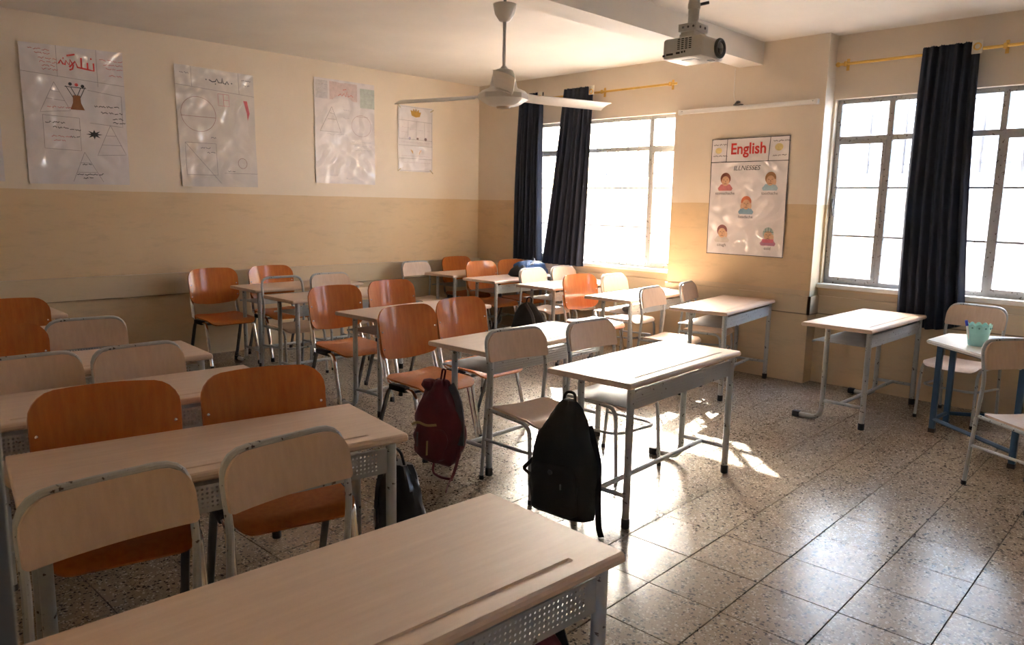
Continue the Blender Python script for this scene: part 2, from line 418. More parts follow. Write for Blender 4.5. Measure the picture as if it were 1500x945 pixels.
# ------------------------------------------------------------------ outside
structure(bx('ground', (XR+.2, -14, -.5), (40, 22, -.3), 'ground'))
bl = tag(empty('neighbour_building', (10.9, -1, -.3)), 'pale rendered building standing beyond the railing outside the windows', 'building')
for nm, lo, hi in (('wall', (-.3, -8, 0), (3, 8.2, 6.3)), ('coping', (-.4, -8.1, 6.3), (3.1, 8.3, 6.45)), ('plinth', (-.34, -8, 0), (3.02, 8.22, .5))): bx(nm, lo, hi, 'ext', bl, .01)
rl = tag(empty('yard_wall', (8.6, 2.5, -.3)), 'low pale yard wall standing outside both windows', 'wall')
bx('wall', (-.1, -8, 0), (.1, 6, 2.0), 'ext', rl, .01); bx('coping', (-.14, -8, 2.0), (.14, 6, 2.06), 'ext', rl, .01)
def grille(y0, y1, label):
    g = tag(empty('window_grille', (7.22, y0, 1.93)), label, 'grille'); L = y1-y0
    
    for z in (.08, .60): tb('rail', [(-.11, -.05, z), (0, -.05, z), (0, L+.05, z), (-.11, L+.05, z)], .006, 'extbar', g, n=6, rad=.01)
    b0 = tb('bar', [(0, 0, 0), (0, 0, .68)], .015, 'extbar', g, n=6)
    for k in range(int(L/.15)):
        o = b0 if k == 0 else b0.copy()
        if k: COL.objects.link(o)
        o.location = (0, .05+k*.15, 0)
grille(W1[0], W1[1], 'thin upright metal bars outside the window by the poster wall')
grille(W2[0], W2[1], 'thin upright metal bars outside the single-curtain window')

# ------------------------------------------------------------------ curtains, rods
def rod(name, y0, y1, label, brackets):
    t = tag(empty(name, (XR-.058, y0, 2.862)), label, 'curtain rod')
    tb('rod', [(0, 0, 0), (0, y1-y0, 0)], .0125, 'gold', t, n=10)
    for y in brackets:
        bm = bmesh.new(); tube(bm, [(.058, y-y0, -.0), (.0, y-y0, -.0)], .008, 6); box(bm, (.050, y-y0-.012, -.05), (.058, y-y0+.012, .05)); lathe(bm, [(.016, -.02), (.02, 0), (.016, .02)], (0, y-y0, 0), 10)
        link('bracket', bm, 'gold', t)
    for y in (0, y1-y0):
        bm = bmesh.new(); bmesh.ops.create_uvsphere(bm, u_segments=10, v_segments=8, radius=.022); bmesh.ops.translate(bm, verts=bm.verts, vec=(0, y, 0)); link('finial', bm, 'gold', t)
rod('curtain_rod', .75, 2.865, 'gold metal curtain rod over the window with one hanging curtain', [2.80, 1.60, .85])
rod('curtain_rod', 4.47, 6.9, 'gold metal curtain rod carrying two curtains beside the poster wall', [4.6, 5.5, 6.8])
def curtain(label, top, bot, zt, zb, folds, flap, seed, grp=None):
    rnd = random.Random(seed); ph = rnd.uniform(0, 6)
    t = tag(empty('curtain', (XR-.106, (top[0]+top[1])/2, zb)), label, 'curtain', grp)
    y0 = t.location.y
    def fn(u, v):
        s = v; a = bot[0]+(top[0]-bot[0])*s; b = bot[1]+(top[1]-bot[1])*s
        sag = .06*math.sin(math.pi*s)*(1 if seed % 2 else -.4)
        q = (u+1)/2; y = a+(b-a)*q
        amp = .013+.016*(1-s)
        x = amp*math.sin(folds*2*math.pi*q+ph+.5*math.sin(3*s+seed))+.012*math.sin(folds*4.3*q+seed+2*s)
        zz = zb+(zt-zb)*s + (.004*math.sin(folds*8*math.pi*q) if s > .97 else 0) + (-(.13*(1-q)*(q)*2) if (s < .03 and seed == 3) else 0)
        return (x, y-y0+sag*.3, zz-zb)
    bm = bmesh.new(); shell(bm, 72, [0, .02, .06]+[.1+.08*i for i in range(11)]+[.94, .97, .985, 1], fn, .005); link('cloth', bm, 'navy', t)
    if flap:
        # stiff white heading tape turned over at the end, with its ring eyelet on the rod
        yr = top[0]
        bx('heading_tape', (-.046, yr-y0-.028, zt-zb-.10), (-.040, yr-y0+.045, zt-zb+.0), 'lining', t, .001)
        bm = bmesh.new(); 
        pts = [Vector((-.052, yr-y0+.005+.024*math.cos(a), 2.862-zb+.024*math.sin(a))) for a in [2*math.pi*k/16 for k in range(17)]]
        tube(bm, pts, .006, 6); link('eyelet_ring', bm, 'gold', t)
curtain('navy curtain bunched in the room corner beside the poster wall', (6.36, 6.76), (6.34, 6.80), 2.93, .91, 7, True, 1)
curtain('navy curtain drawn beside the corner curtain and leaning towards it', (5.57, 6.02), (5.66, 6.30), 2.93, .885, 7, True, 2)
curtain('single navy curtain hanging over the window behind the free-standing desk', (1.76, 2.17), (1.66, 2.18), 2.91, .70, 7, True, 3)

# ------------------------------------------------------------------ furniture builders
def light_chair(panel=True):
    t = empty('school_chair'); hw, r = .207, .0115
    prof = [(hw, .245, 0), (hw, .205, .42), (hw, .178, .66), (hw, .225, .875)]
    for s in (-1, 1):
        l = tb('leg', [(s*hw, .245, .012), (s*hw, .205, .42)], r, 'grey', t)
        bm = bmesh.new(); lathe(bm, [(.0125, 0), (.0145, .004), (.0145, .022), (.0125, .026)], (s*hw, .245, 0), 8); link('foot_cap', bm, 'rubber', l)
    tb('back_frame', [(-hw, .205, .41), (-hw, .180, .655), (-hw, .228, .878), (hw, .228, .878), (hw, .180, .655), (hw, .205, .41)], r, 'grey', t, rad={1: .05, 2: .085, 3: .085, 4: .05}, n=9)
    for s in (-1, 1):
        l = tb('leg', [(s*hw*.97, .20, .432), (s*.198, -.185, .432), (s*.205, -.215, .012)], r, 'grey', t, rad=.07)
        bm = bmesh.new(); lathe(bm, [(.0125, 0), (.0145, .004), (.0145, .022), (.0125, .026)], (s*.205, -.215, 0), 8); link('foot_cap', bm, 'rubber', l)
    tb('stretcher', [(-hw, .222, .25), (-.185, -.20, .27), (.185, -.20, .27), (hw, .222, .25)], .0095, 'grey', t, rad=.09)
    if panel:
        rows = corner_rows(.712, .872, .014, .080)
        def fn(u, v):
            z, ins = v; x = u*(.213-ins); q = (z-.655)/.223
            return (x, .166+.048*q+  .020*(1-(x/.213)**2)-.010, z)
        bm = bmesh.new(); shell(bm, 14, rows, fn, .012); link('backrest', bm, 'beech', t)
    rows = corner_rows(-.215, .175, .05, .03)
    def fs(u, v):
        y, ins = v; x = u*(.2-ins)
        return (x, y, .450-.010*(1-(x/.2)**2)-(.03*max(0, (-y-.15)/.065)**2 if y < -.15 else 0)+.006*max(0, y))
    bm = bmesh.new(); shell(bm, 12, rows, fs, .012); link('seat', bm, 'beech', t)
    return t
def orange_chair():
    t = empty('plywood_chair')
    for s in (-1, 1):
        X = s*.232
        l = tb('leg', [(X, -.02, .425), (X, -.125, .428), (X*1.02, -.235, .015)], .017, 'chrome', t, rad=.05, flat=.6)
        bm = bmesh.new(); lathe(bm, [(.017, 0), (.019, .005), (.018, .035), (.014, .04)], (X*1.02, -.237, 0), 8); link('foot_cap', bm, 'rubber', l)
        l = tb('leg', [(X, -.03, .425), (X, .115, .425), (X*1.02, .265, .015)], .017, 'darksteel', t, rad=.06, flat=.6)
        bm = bmesh.new(); lathe(bm, [(.017, 0), (.019, .005), (.018, .035), (.014, .04)], (X*1.02, .267, 0), 8); link('foot_cap', bm, 'rubber', l)
        tb('back_upright', [(X*.97, .07, .43), (X*.97, .165, .445), (X*.94, .218, .64), (X*.93, .226, .72)], .017, 'chrome', t, rad=.05, flat=.45)
    for s in (-1, 1): bx('joint_cover', (s*.232-.021, -.06, .408), (s*.232+.021, .10, .446), 'rubber', t, .006)
    bm = bmesh.new()
    for y in (-.10, .09): tube(bm, [(-.232, y, .418), (.232, y, .418)], .011, 8)
    link('seat_frame', bm, 'darksteel', t)
    H0, H1 = .600, .905
    rows = corner_rows(H0, H1, .055, .085)
    def fb(u, v):
        z, ins = v; q = (z-H0)/(H1-H0); x = u*(.250-.006*(1-q)-ins)
        zz = z-(.035*(1-(x/.252)**2)*(1-q)**2)+.012*(1-(x/.252)**2)*q**3
        return (x, .175+.055*q+.045*(1-(x/.252)**2)-.012, zz)
    bm = bmesh.new(); shell(bm, 16, rows, fb, .011); b = link('backrest', bm, 'orange', t)
    for s in (-1, 1):
        for z in (.655, .765):
            q = (z-H0)/(H1-H0); x = s*.226
            bm = bmesh.new(); bmesh.ops.create_uvsphere(bm, u_segments=8, v_segments=6, radius=.0075)
            bmesh.ops.translate(bm, verts=bm.verts, vec=(x, .175+.055*q+.045*(1-(x/.252)**2)-.0205, z-.004)); link('screw', bm, 'screw', b)
    rows = corner_rows(-.235, .185, .07, .07)
    def fs(u, v):
        y, ins = v; x = u*(.228-ins); d = max(0, (-y-.12)/.115)
        return (x, y, .462-.016*(1-(x/.23)**2)*(1-d)-.045*d*d+.02*max(0, (y-.08)/.1)**2)
    bm = bmesh.new(); shell(bm, 14, rows, fs, .011); link('seat', bm, 'orange', t)
    return t
DL, DD, DH = 1.21, .52, .755
def school_desk(perf=True):
    t = empty('school_desk'); L, D = DL/2, DD/2; th = .030
    z1 = DH; z0 = DH-th
    prof = [(-D, z0+.008), (-D, z1-.012), (-D+.004, z1-.004), (-D+.012, z1), (-D+.055, z1), (-D+.059, z1), (-D+.070, z1), (-D+.074, z1), (D-.012, z1), (D-.004, z1-.004), (D, z1-.012), (D, z0+.006), (D-.008, z0), (-D+.008, z0)]
    grv = [(y, z-.0035) if i in (5, 6) else (y, z) for i, (y, z) in enumerate(prof)]
    bm = bmesh.new(); rings = []
    for x, pr, k in ((-L, prof, .985), (-L+.004, prof, 1), (-L+.13, prof, 1), (-L+.14, grv, 1), (L-.14, grv, 1), (L-.13, prof, 1), (L-.004, prof, 1), (L, prof, .985)):
        rings.append([bm.verts.new((x, y*k, z0+th/2+(z-z0-th/2)*(k if k == 1 else .8))) for y, z in pr])
    for a, b in zip(rings, rings[1:]):
        for i in range(len(prof)): bm.faces.new((a[i], a[(i+1) % len(prof)], b[(i+1) % len(prof)], b[i]))
    bm.faces.new(rings[0]); bm.faces.new(rings[-1][::-1]); link('tabletop', bm, 'top', t, False)
    lx, fy, ry, r = L-.055, -D+.035, .075, .0195
    for s in (-1, 1):
        l = tb('leg', [(s*lx, fy, .02), (s*lx, fy, z0)], r, 'grey', t, n=10)
        bm = bmesh.new(); lathe(bm, [(.02, 0), (.0225, .004), (.0225, .045), (.02, .05)], (s*lx, fy, 0), 10); link('foot_cap', bm, 'rubber', l)
        l = tb('leg', [(s*lx, ry, z0), (s*lx, ry, .022), (s*lx, D+.02, .022)], r*.95, 'grey', t, rad=.09, n=10)
        bm = bmesh.new(); box(bm, (s*lx-.024, D-.02, 0), (s*lx+.024, D+.035, .046), .008); link('foot_cap', bm, 'rubber', l)
        tb('crossbar', [(s*lx, fy, .165), (s*lx, ry, .165)], .013, 'grey', t, n=8)
    tb('stretcher', [(-lx, -.06, .165), (lx, -.06, .165)], .014, 'grey', t, n=8)
    bm = bmesh.new(); box(bm, (-lx, fy-.004, .612), (lx, fy-.001, .700)); box(bm, (-lx, fy-.004, .610), (lx, fy+.012, .613)); box(bm, (-lx, fy-.004, .699), (lx, fy+.012, .702))
    if not perf:
        for z in (.642, .67): box(bm, (-lx, fy-.008, z-.006), (lx, fy-.003, z+.006))
    link('front_panel', bm, 'perf' if perf else 'grey', t, False)
    bm = bmesh.new(); box(bm, (-lx+.01, fy, .613), (lx-.01, ry+.12, .616)); box(bm, (-lx+.01, ry+.118, .600), (lx-.01, ry+.121, .616)); link('shelf', bm, 'sheet', t, False)
    return t

proto = {}
def place(kind, make, x, y, rz, label, cat, group):
    if kind not in proto: proto[kind] = o = make()
    else: o = copy_tree(proto[kind])
    o.location = (x, y, 0); o.rotation_euler = (0, 0, R(rz)); tag(o, label, cat, group); return o
DG, LG, OG = 'double school desks', 'beige tube-frame chairs', 'orange plywood chairs'
def desk(x, y, rz, label, perf=True): return place('perf' if perf else 'plain', lambda: school_desk(perf), x, y, rz, label, 'desk', DG)
def chair(kind, bx_, by, rz, label):
    # placed by the middle of its backrest
    off = {'light': .205, 'bare': .205, 'orange': .215}[kind]; a = R(rz)
    x, y = bx_+math.sin(a)*off, by-math.cos(a)*off
    mk = {'light': light_chair, 'bare': lambda: light_chair(False), 'orange': orange_chair}[kind]
    return place(kind, mk, x, y, rz, label, 'chair', OG if kind == 'orange' else LG)

# door-side row (each desk with the chairs behind it)
desk(.845, 1.305, -2, 'beige double desk beside the doorway with a red bag under its end')
desk(1.059, 2.49, -8, 'beige double desk with a glossy black bag hung at its end')
desk(1.08, 3.44, -4, 'door-side desk between two orange chairs and two beige chairs')
desk(1.105, 4.30, -3, 'door-side desk, third before the poster wall')
desk(.96, 5.32, 0, 'door-side desk, second before the poster wall')
desk(.91, 6.30, 0, 'door-side desk standing nearest the poster wall')
chair('light', .575, 2.03, 2, 'beige chair with chipped grey frame at the doorway desk, on the door side')
chair('light', 1.075, 2.03, 4, 'beige chair with chipped grey frame at the doorway desk, on the aisle side')
chair('orange', .84, 2.93, -12, 'orange chair on the door side of the desk with glossy black bag')
chair('orange', 1.40, 2.82, -12, 'orange chair on the aisle side of the desk with glossy black bag')
chair('light', .80, 3.86, 0, 'beige chair with dark marks behind two orange chairs, door side')
chair('light', 1.255, 3.83, 2, 'beige chair behind two orange chairs, on the aisle side')
chair('orange', .815, 4.66, -4, 'dull orange chair beside a beige chair in the door-side row')
chair('light', 1.31, 4.86, -6, 'beige chair beside a dull orange chair in the door-side row')
chair('orange', 1.10, 5.80, 0, 'orange chair in the door-side row, last before the poster wall')
# middle row
desk(3.476, 2.368, 3.7, 'beige double desk with a big black backpack hung at its end')
desk(3.475, 3.36, 3, 'beige double desk with a dark red backpack hung at its end')
desk(3.70, 4.79, 3, 'middle-row desk, third from the poster wall')
desk(3.73, 6.01, 1, 'middle-row desk in front of the chair that lacks its backrest')
desk(3.83, 6.90, 1, 'middle-row desk standing nearest the poster wall')
chair('light', 3.06, 3.02, -8, 'beige chair at the black backpack desk, beside the red backpack')
chair('light', 3.66, 2.95, -3, 'beige chair at the black backpack desk, on the window side')
chair('orange', 3.01, 4.0, 3, 'orange chair at the desk with the dark red backpack, door side')
chair('orange', 3.57, 4.10, 3, 'orange chair at the desk with the dark red backpack, window side')
chair('orange', 3.26, 5.30, 0, 'orange chair in the middle row before the bare-framed chair')
chair('orange', 3.89, 5.40, 0, 'orange chair in the middle row before a beige chair')
chair('bare', 3.44, 6.50, 0, 'grey tube chair frame with its backrest panel missing')
chair('light', 3.98, 6.55, -4, 'beige chair next to the chair with missing backrest')
chair('orange', 3.12, 7.30, 0, 'orange chair against the poster wall, standing below the second poster')
chair('orange', 3.73, 7.30, 0, 'orange chair against the poster wall, right of the one under second poster')
# window row
desk(6.17, 2.18, 0, 'beige desk without chairs standing before the single curtain', False)
desk(6.085, 3.385, 8, 'beige desk against the pillar below the English poster', False)
desk(6.10, 4.30, 4, 'sunlit desk beside the pillar with a paper roll on its shelf', False)
desk(6.28, 5.38, 2, 'sunlit desk near the curtains with a black bag hung at its end')
desk(6.25, 6.21, 2, 'desk with a blue bag lying on top near the corner')
desk(6.30, 6.97, 2, 'desk in the room corner behind the desk with the blue bag')
chair('light', 5.64, 3.86, 6, 'beige chair at the pillar desk, on the aisle side')
chair('light', 6.33, 3.92, 14, 'beige chair at the pillar desk, next to the pillar')
chair('orange', 5.77, 4.82, -3, 'orange chair in the window row between sunlit beige chairs')
chair('light', 6.37, 4.85, 0, 'sunlit beige chair next to the orange one in the window row')
chair('light', 6.16, 5.84, 0, 'sunlit beige chair before the blue bag, on the aisle side')
chair('light', 6.68, 5.84, 0, 'sunlit beige chair below the navy curtain, by the window sill')
chair('orange', 6.08, 6.62, 0, 'orange chair at the blue bag desk, on the aisle side')
chair('orange', 6.60, 6.62, 0, 'orange chair partly hidden by the blue bag')
chair('light', 5.64, 7.32, 0, 'beige chair by the poster wall next to the corner desk')
chair('orange', 6.33, 7.36, 0, 'orange chair against the wall behind the corner desk')
# right side
chair('light', 5.08, .95, -37, 'beige chair with its back turned to the blue-legged table')
chair('light', 6.71, 1.55, -97, 'beige chair at the wall behind the aqua pot, facing the blue-legged table')

tt = tag(empty('trapezoid_table', (6.1, 1.3, 0)), 'small white-topped table with blue steel legs and chipped edges', 'table')
bm = bmesh.new(); ZT_ = .69
pl = [(-.20, .36), (.25, .34), (.62, -.36), (-.78, -.34)]
lo = [bm.verts.new((x, y, ZT_-.028)) for x, y in pl]; hi = [bm.verts.new((x, y, ZT_)) for x, y in pl]
bm.faces.new(lo[::-1]); bm.faces.new(hi)
for i in range(4): bm.faces.new((lo[i], lo[(i+1) % 4], hi[(i+1) % 4], hi[i]))
bmesh.ops.bevel(bm, geom=list(bm.edges), offset=.008, segments=2, affect='EDGES'); link('tabletop', bm, 'white_top', tt)
for x, y in ((-.13, .28), (.13, .26), (-.60, -.32), (.50, -.30)):
    l = bx('leg', (x-.019, y-.019, .015), (x+.019, y+.019, ZT_-.03), 'blue_steel', tt, .003); bx('foot_cap', (x-.021, y-.021, 0), (x+.021, y+.021, .03), 'rubber', l)
bm = bmesh.new(); tube(bm, [(-.13, .28, .10), (-.60, -.32, .10)], .015, 6); tube(bm, [(.13, .26, .10), (.50, -.30, .10)], .015, 6); tube(bm, [(-.13, .28, .10), (.13, .26, .10)], .015, 6)
tube(bm, [(-.13, .28, ZT_-.045), (-.60, -.32, ZT_-.045)], .015, 6); link('stretcher', bm, 'blue_steel', tt)

# aqua lace pot with a marker in it
cp = tag(empty('lace_pot', (5.90, 1.34, .69)), 'aqua plastic pot with lacy scalloped rim on the white table', 'pot'); cp.scale = (1.22, 1.22, 1.25)
bm = bmesh.new(); n = 48; rings = []
def pr(k, r, z, sc): 
    a = 2*math.pi*k/n; return (r*math.cos(a), r*math.sin(a), z+sc*abs(math.sin(6*a)))
for r, z, sc in ((.044, .002, 0), (.047, .01, 0), (.056, .07, 0), (.062, .10, 0), (.066, .112, .014), (.0635, .112, .014), (.058, .10, 0), (.052, .07, 0), (.044, .012, 0)):
    rings.append([bm.verts.new(pr(k, r, z, sc)) for k in range(n)])
for a, b in zip(rings, rings[1:]):
    for k in range(n): bm.faces.new((a[k], a[(k+1) % n], b[(k+1) % n], b[k]))
bm.faces.new(rings[0][::-1]); bm.faces.new(rings[-1]); link('pot', bm, 'aqua', cp)
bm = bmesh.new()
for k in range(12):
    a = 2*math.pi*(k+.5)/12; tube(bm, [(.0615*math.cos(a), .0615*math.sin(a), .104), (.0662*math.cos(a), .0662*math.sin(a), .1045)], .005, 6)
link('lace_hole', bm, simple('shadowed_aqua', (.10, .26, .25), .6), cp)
mk = tag(empty('marker', (5.868, 1.372, .707)), 'white marker with blue cap standing in the aqua pot', 'marker'); mk.scale = (1.2, 1.2, 1.25)
tb('barrel', [(0, 0, 0), (-.022, .022, .098)], .007, 'white_plastic', mk); tb('cap', [(-.022, .022, .098), (-.028, .028, .128)], .0078, simple('blue_cap', (.03, .05, .5), .4), mk)

# ------------------------------------------------------------------ bags
def bag_body(name, mat, parent, secs, seed, n=28, amp=.012, power=2.6):
    """secs: (z, half width, half depth, y shift)"""
    bm = bmesh.new(); rnd = random.Random(seed); ph = [rnd.uniform(0, 6) for _ in range(8)]; rings = []
    for j, (z, w, d, sx, sy) in enumerate(secs):
        ring = []
        for k in range(n):
            a = 2*math.pi*k/n; c, s = math.cos(a), math.sin(a)
            e = 2/power; x = d*math.copysign(abs(c)**e, c); y = w*math.copysign(abs(s)**e, s)
            f = 1+amp/max(w, .05)*(math.sin(3*a+ph[0]+z*19)+.7*math.sin(5*a+ph[1]-z*31)+.5*math.sin(9*a+z*47+ph[2]))*.5
            ring.append(bm.verts.new((x*f+sx, y*f+sy, z)))
        rings.append(ring)
    for a, b in zip(rings, rings[1:]):
        for k in range(n): bm.faces.new((a[k], a[(k+1) % n], b[(k+1) % n], b[k]))
    bm.faces.new(rings[0][::-1]); bm.faces.new(rings[-1])
    o = link(name, bm, mat, parent); 
    for p in o.data.polygons: p.use_smooth = True
    return o
def interp(pts, n):
    out = []
    for i in range(n):
        s = i/(n-1)*(len(pts)-1); k = min(int(s), len(pts)-2); f = s-k; f = f*f*(3-2*f)*.5+f*.5
        out.append(tuple(pts[k][q]*(1-f)+pts[k+1][q]*f for q in range(len(pts[0]))))
    return out
def strap(name, pts, w, mat, parent, th=.004):
    bm = bmesh.new(); P = fillet(pts, .05, 5)
    prev = None
    for i, p in enumerate(P):
        d = (P[min(i+1, len(P)-1)]-P[max(i-1, 0)]).normalized(); s = d.cross(Vector((1, .25, 0))); s = s.normalized() if s.length > .1 else Vector((0, 1, 0)); nn = d.cross(s)
        q = [bm.verts.new(p+s*w/2+nn*th/2), bm.verts.new(p-s*w/2+nn*th/2), bm.verts.new(p-s*w/2-nn*th/2), bm.verts.new(p+s*w/2-nn*th/2)]
        if prev:
            for k in range(4): bm.faces.new((prev[k], prev[(k+1) % 4], q[(k+1) % 4], q[k]))
        else: bm.faces.new(q[::-1])
        prev = q
    bm.faces.new(prev); return link(name, bm, mat, parent)

# big black backpack on the end of the front middle desk (-X side is its front)
b = tag(empty('backpack', (2.755, 2.36, .05), 6), 'big black backpack with round emblem hanging from the desk end', 'backpack'); b.scale = (1, 1.08, 1.03)
bag_body('body', 'bag_black', b, interp([(.0, .13, .05, .0, 0), (.015, .165, .085, .0, 0), (.12, .185, .10, 0, 0), (.30, .165, .095, 0, 0), (.43, .115, .075, 0, 0), (.53, .065, .05, .015, 0), (.575, .03, .025, .02, 0)], 26), 3)
bag_body('front_pocket', 'bag_black', b, interp([(.03, .10, .02, -.085, 0), (.05, .13, .04, -.085, 0), (.20, .125, .04, -.085, .0), (.27, .10, .03, -.075, 0), (.29, .06, .01, -.07, 0)], 14), 5)
bm = bmesh.new(); tube(bm, [(-.128, .0, .245), (-.122, 0, .246)], .012, 14); link('emblem', bm, simple('grey_emblem', (.07, .07, .075), .5), b)
tb('handle_loop', [(.02, -.03, .555), (.035, -.028, .61), (.035, .028, .61), (.02, .03, .555)], .007, 'bag_black', b, rad=.03)
strap('strap', [(.07, -.09, .45), (.03, -.17, .30), (-.02, -.20, .14), (-.03, -.215, .0), (-.02, -.225, -.045)], .028, 'bag_black', b)
strap('strap', [(.07, .09, .42), (.06, .17, .28), (-.03, .19, .22), (-.06, .20, .20), (-.02, .185, .16)], .018, 'bag_black', b)
tb('zip_pull', [(-.126, -.06, .20), (-.128, -.062, .175)], .004, 'darksteel', b)
# dark red backpack
b = tag(empty('backpack', (2.745, 3.33, .07), 4), 'dark red backpack with tan zip pulls hanging from the desk end', 'backpack')
bag_body('body', 'bag_red', b, interp([(.0, .07, .04, .0, -.02), (.02, .11, .07, .0, -.02), (.10, .165, .09, 0, 0), (.24, .175, .095, 0, 0), (.36, .125, .075, 0, .01), (.45, .075, .05, .01, .02), (.49, .05, .035, .02, .015), (.50, .03, .02, .02, .01)], 26), 8, amp=.02)
bag_body('front_pocket', 'bag_red', b, interp([(.03, .07, .02, -.08, .0), (.06, .12, .04, -.08, 0), (.17, .13, .042, -.08, .0), (.23, .11, .03, -.07, 0), (.25, .05, .01, -.06, 0)], 14), 9, amp=.018)
bag_body('top_flap', 'bag_red', b, interp([(.43, .03, .02, -.02, .07), (.455, .05, .035, -.02, .075), (.49, .045, .03, -.02, .07), (.50, .02, .015, -.02, .065)], 8), 4)
for y, z in ((.055, .20), (-.03, .165)): tb('zip_pull', [(-.13, y, z), (-.134, y, z-.085)], .0075, 'tan' if y < 0 else 'grey_strap', b, flat=.4)
strap('zip_band', [(-.115, .12, .23), (-.122, .06, .262), (-.122, -.01, .25), (-.115, -.09, .27)], .014, 'tan', b, .003)
tb('handle_loop', [(.01, .012, .47), (.03, .012, .56), (.03, -.014, .56), (.01, -.014, .47)], .006, 'bag_red', b, rad=.03)
strap('strap', [(.04, -.05, .47), (.02, -.13, .40), (.01, -.165, .28), (.0, -.17, .14)], .045, 'grey_strap', b, .012)
strap('strap', [(.0, -.165, .15), (-.02, -.17, .05), (-.05, -.165, -.03), (-.11, -.19, -.055), (-.20, -.26, -.058)], .018, 'bag_red', b)
strap('strap', [(-.03, .02, .0), (-.06, .0, -.05), (-.08, -.09, -.055), (-.06, -.17, -.05)], .014, 'bag_red', b)
# glossy black bag on the second door-side desk
b = tag(empty('bag', (1.745, 2.36, .20), -6), 'glossy black bag with metal clasp hanging from desk end', 'bag')
bag_body('body', 'bag_gloss', b, interp([(.0, .11, .03, 0, 0), (.02, .15, .055, 0, 0), (.14, .155, .065, 0, 0), (.28, .11, .05, 0, 0), (.36, .05, .025, 0, 0)], 20), 11, amp=.02)
strap('strap', [(-.03, .06, .38), (-.055, .10, .25), (-.06, .11, .08), (-.05, .10, .0)], .022, 'bag_gloss', b)
bm = bmesh.new(); tube(bm, fillet([(-.07, .09, .15), (-.072, .085, .10), (-.07, .10, .07)], .02), .007, 6); link('clasp', bm, 'screw', b)
tb('handle_loop', [(0, .03, .34), (-.02, .03, .42), (-.02, -.03, .42), (0, -.03, .34)], .006, 'bag_gloss', b, rad=.03)
# red ribbed bag under the doorway desk
b = tag(empty('bag', (1.30, 1.21, .12), 0), 'red bag hanging under the doorway desk, behind its leg', 'bag')
bag_body('body', 'bag_red', b, interp([(.0, .08, .03, 0, 0), (.02, .12, .05, 0, 0), (.2, .125, .055, 0, 0), (.38, .10, .045, 0, 0), (.44, .05, .02, 0, 0)], 20), 13, amp=.008)
for y in (-.05, -.015, .02, .055): strap('rib', [(-.052, y, .05), (-.06, y, .2), (-.05, y, .38)], .014, simple('rib_red', (.20, .02, .03), .6), b, .006)
strap('strap', [(.04, -.06, .42), (.07, -.10, .25), (.06, -.09, .06)], .03, 'bag_black', b)
# black bag on the sunlit desk
b = tag(empty('backpack', (5.60, 5.36, .06), 8), 'black rounded backpack hanging at the sunlit desk near curtains', 'backpack')
bag_body('body', 'bag_black', b, interp([(.0, .13, .05, 0, 0), (.02, .18, .08, 0, 0), (.25, .20, .095, 0, 0), (.40, .16, .08, 0, 0), (.50, .08, .05, 0, 0), (.53, .03, .02, 0, 0)], 22), 15)
strap('strap', [(-.07, -.02, .52), (-.105, -.13, .42), (-.11, -.18, .22), (-.08, -.17, .05)], .03, 'grey_strap', b, .012)
tb('handle_loop', [(0, .03, .50), (.02, .03, .58), (.02, -.03, .58), (0, -.03, .50)], .006, 'bag_black', b, rad=.03)
# blue bag lying on the desk
b = tag(empty('bag', (6.50, 6.22, DH), 12), 'blue bag with dark end lying on the desk near the corner', 'bag'); b.scale = (1.05, 1.1, 1.25)
bag_body('body', 'bag_blue', b, interp([(.0, .10, .20, 0, 0), (.015, .135, .235, 0, 0), (.06, .14, .24, 0, 0), (.11, .115, .20, 0, 0), (.135, .07, .13, -.02, 0), (.142, .03, .05, -.02, 0)], 18), 17, amp=.025)
bag_body('end_pocket', 'bag_black', b, interp([(.0, .09, .06, -.2, 0), (.015, .12, .09, -.2, 0), (.06, .11, .085, -.19, 0), (.10, .07, .05, -.17, 0), (.115, .03, .02, -.16, 0)], 12), 18)
strap('strap', [(-.12, -.10, .115), (.0, -.06, .150), (.10, .02, .148), (.2, .06, .10)], .035, 'bag_greyblue', b, .008)
# paper roll on the shelf of the sunlit desk by the pillar
b = tag(empty('paper_roll', (5.72, 4.20, .617), 4), 'rolled white paper lying on the shelf of the pillar-side sunlit desk', 'paper')
tb('sheet', [(-.03, 0, .026), (.28, 0, .026)], .025, 'sheet_paper', b, n=14); tb('inner_turn', [(-.034, 0, .026), (.284, 0, .026)], .015, 'sheet_paper', b, n=12)

# ------------------------------------------------------------------ ceiling fan, projector, batten
fn_ = tag(empty('ceiling_fan', (3.545, 3.664, 2.297)), 'white three-blade ceiling fan hanging on a long rod', 'ceiling fan')
fn_.scale = (.85, .85, .85); tb('hook', [(0, 0, .66), (0, 0, .732)], .012, 'darksteel', fn_)
bm = bmesh.new(); lathe(bm, [(.03, .545), (.045, .555), (.075, .60), (.088, .66), (.09, .672), (.075, .672)], n=24); link('canopy', bm, 'fan', fn_)
tb('downrod', [(0, 0, .16), (0, 0, .60)], .013, 'fan', fn_, n=12)
bm = bmesh.new(); lathe(bm, [(.02, .22), (.028, .205), (.07, .19), (.085, .16), (.105, .07), (.12, .05)], n=24); link('motor_neck', bm, 'fan', fn_)
bm = bmesh.new(); lathe(bm, [(.10, .065), (.165, .04), (.195, .012), (.195, -.025), (.12, -.07), (.06, -.08)], n=8); link('motor_housing', bm, 'fan', fn_, True)
bm = bmesh.new(); lathe(bm, [(.055, -.079), (.05, -.093), (.02, -.097)], n=16); link('bottom_cap', bm, simple('fan_cap', (.45, .33, .22), .4), fn_)
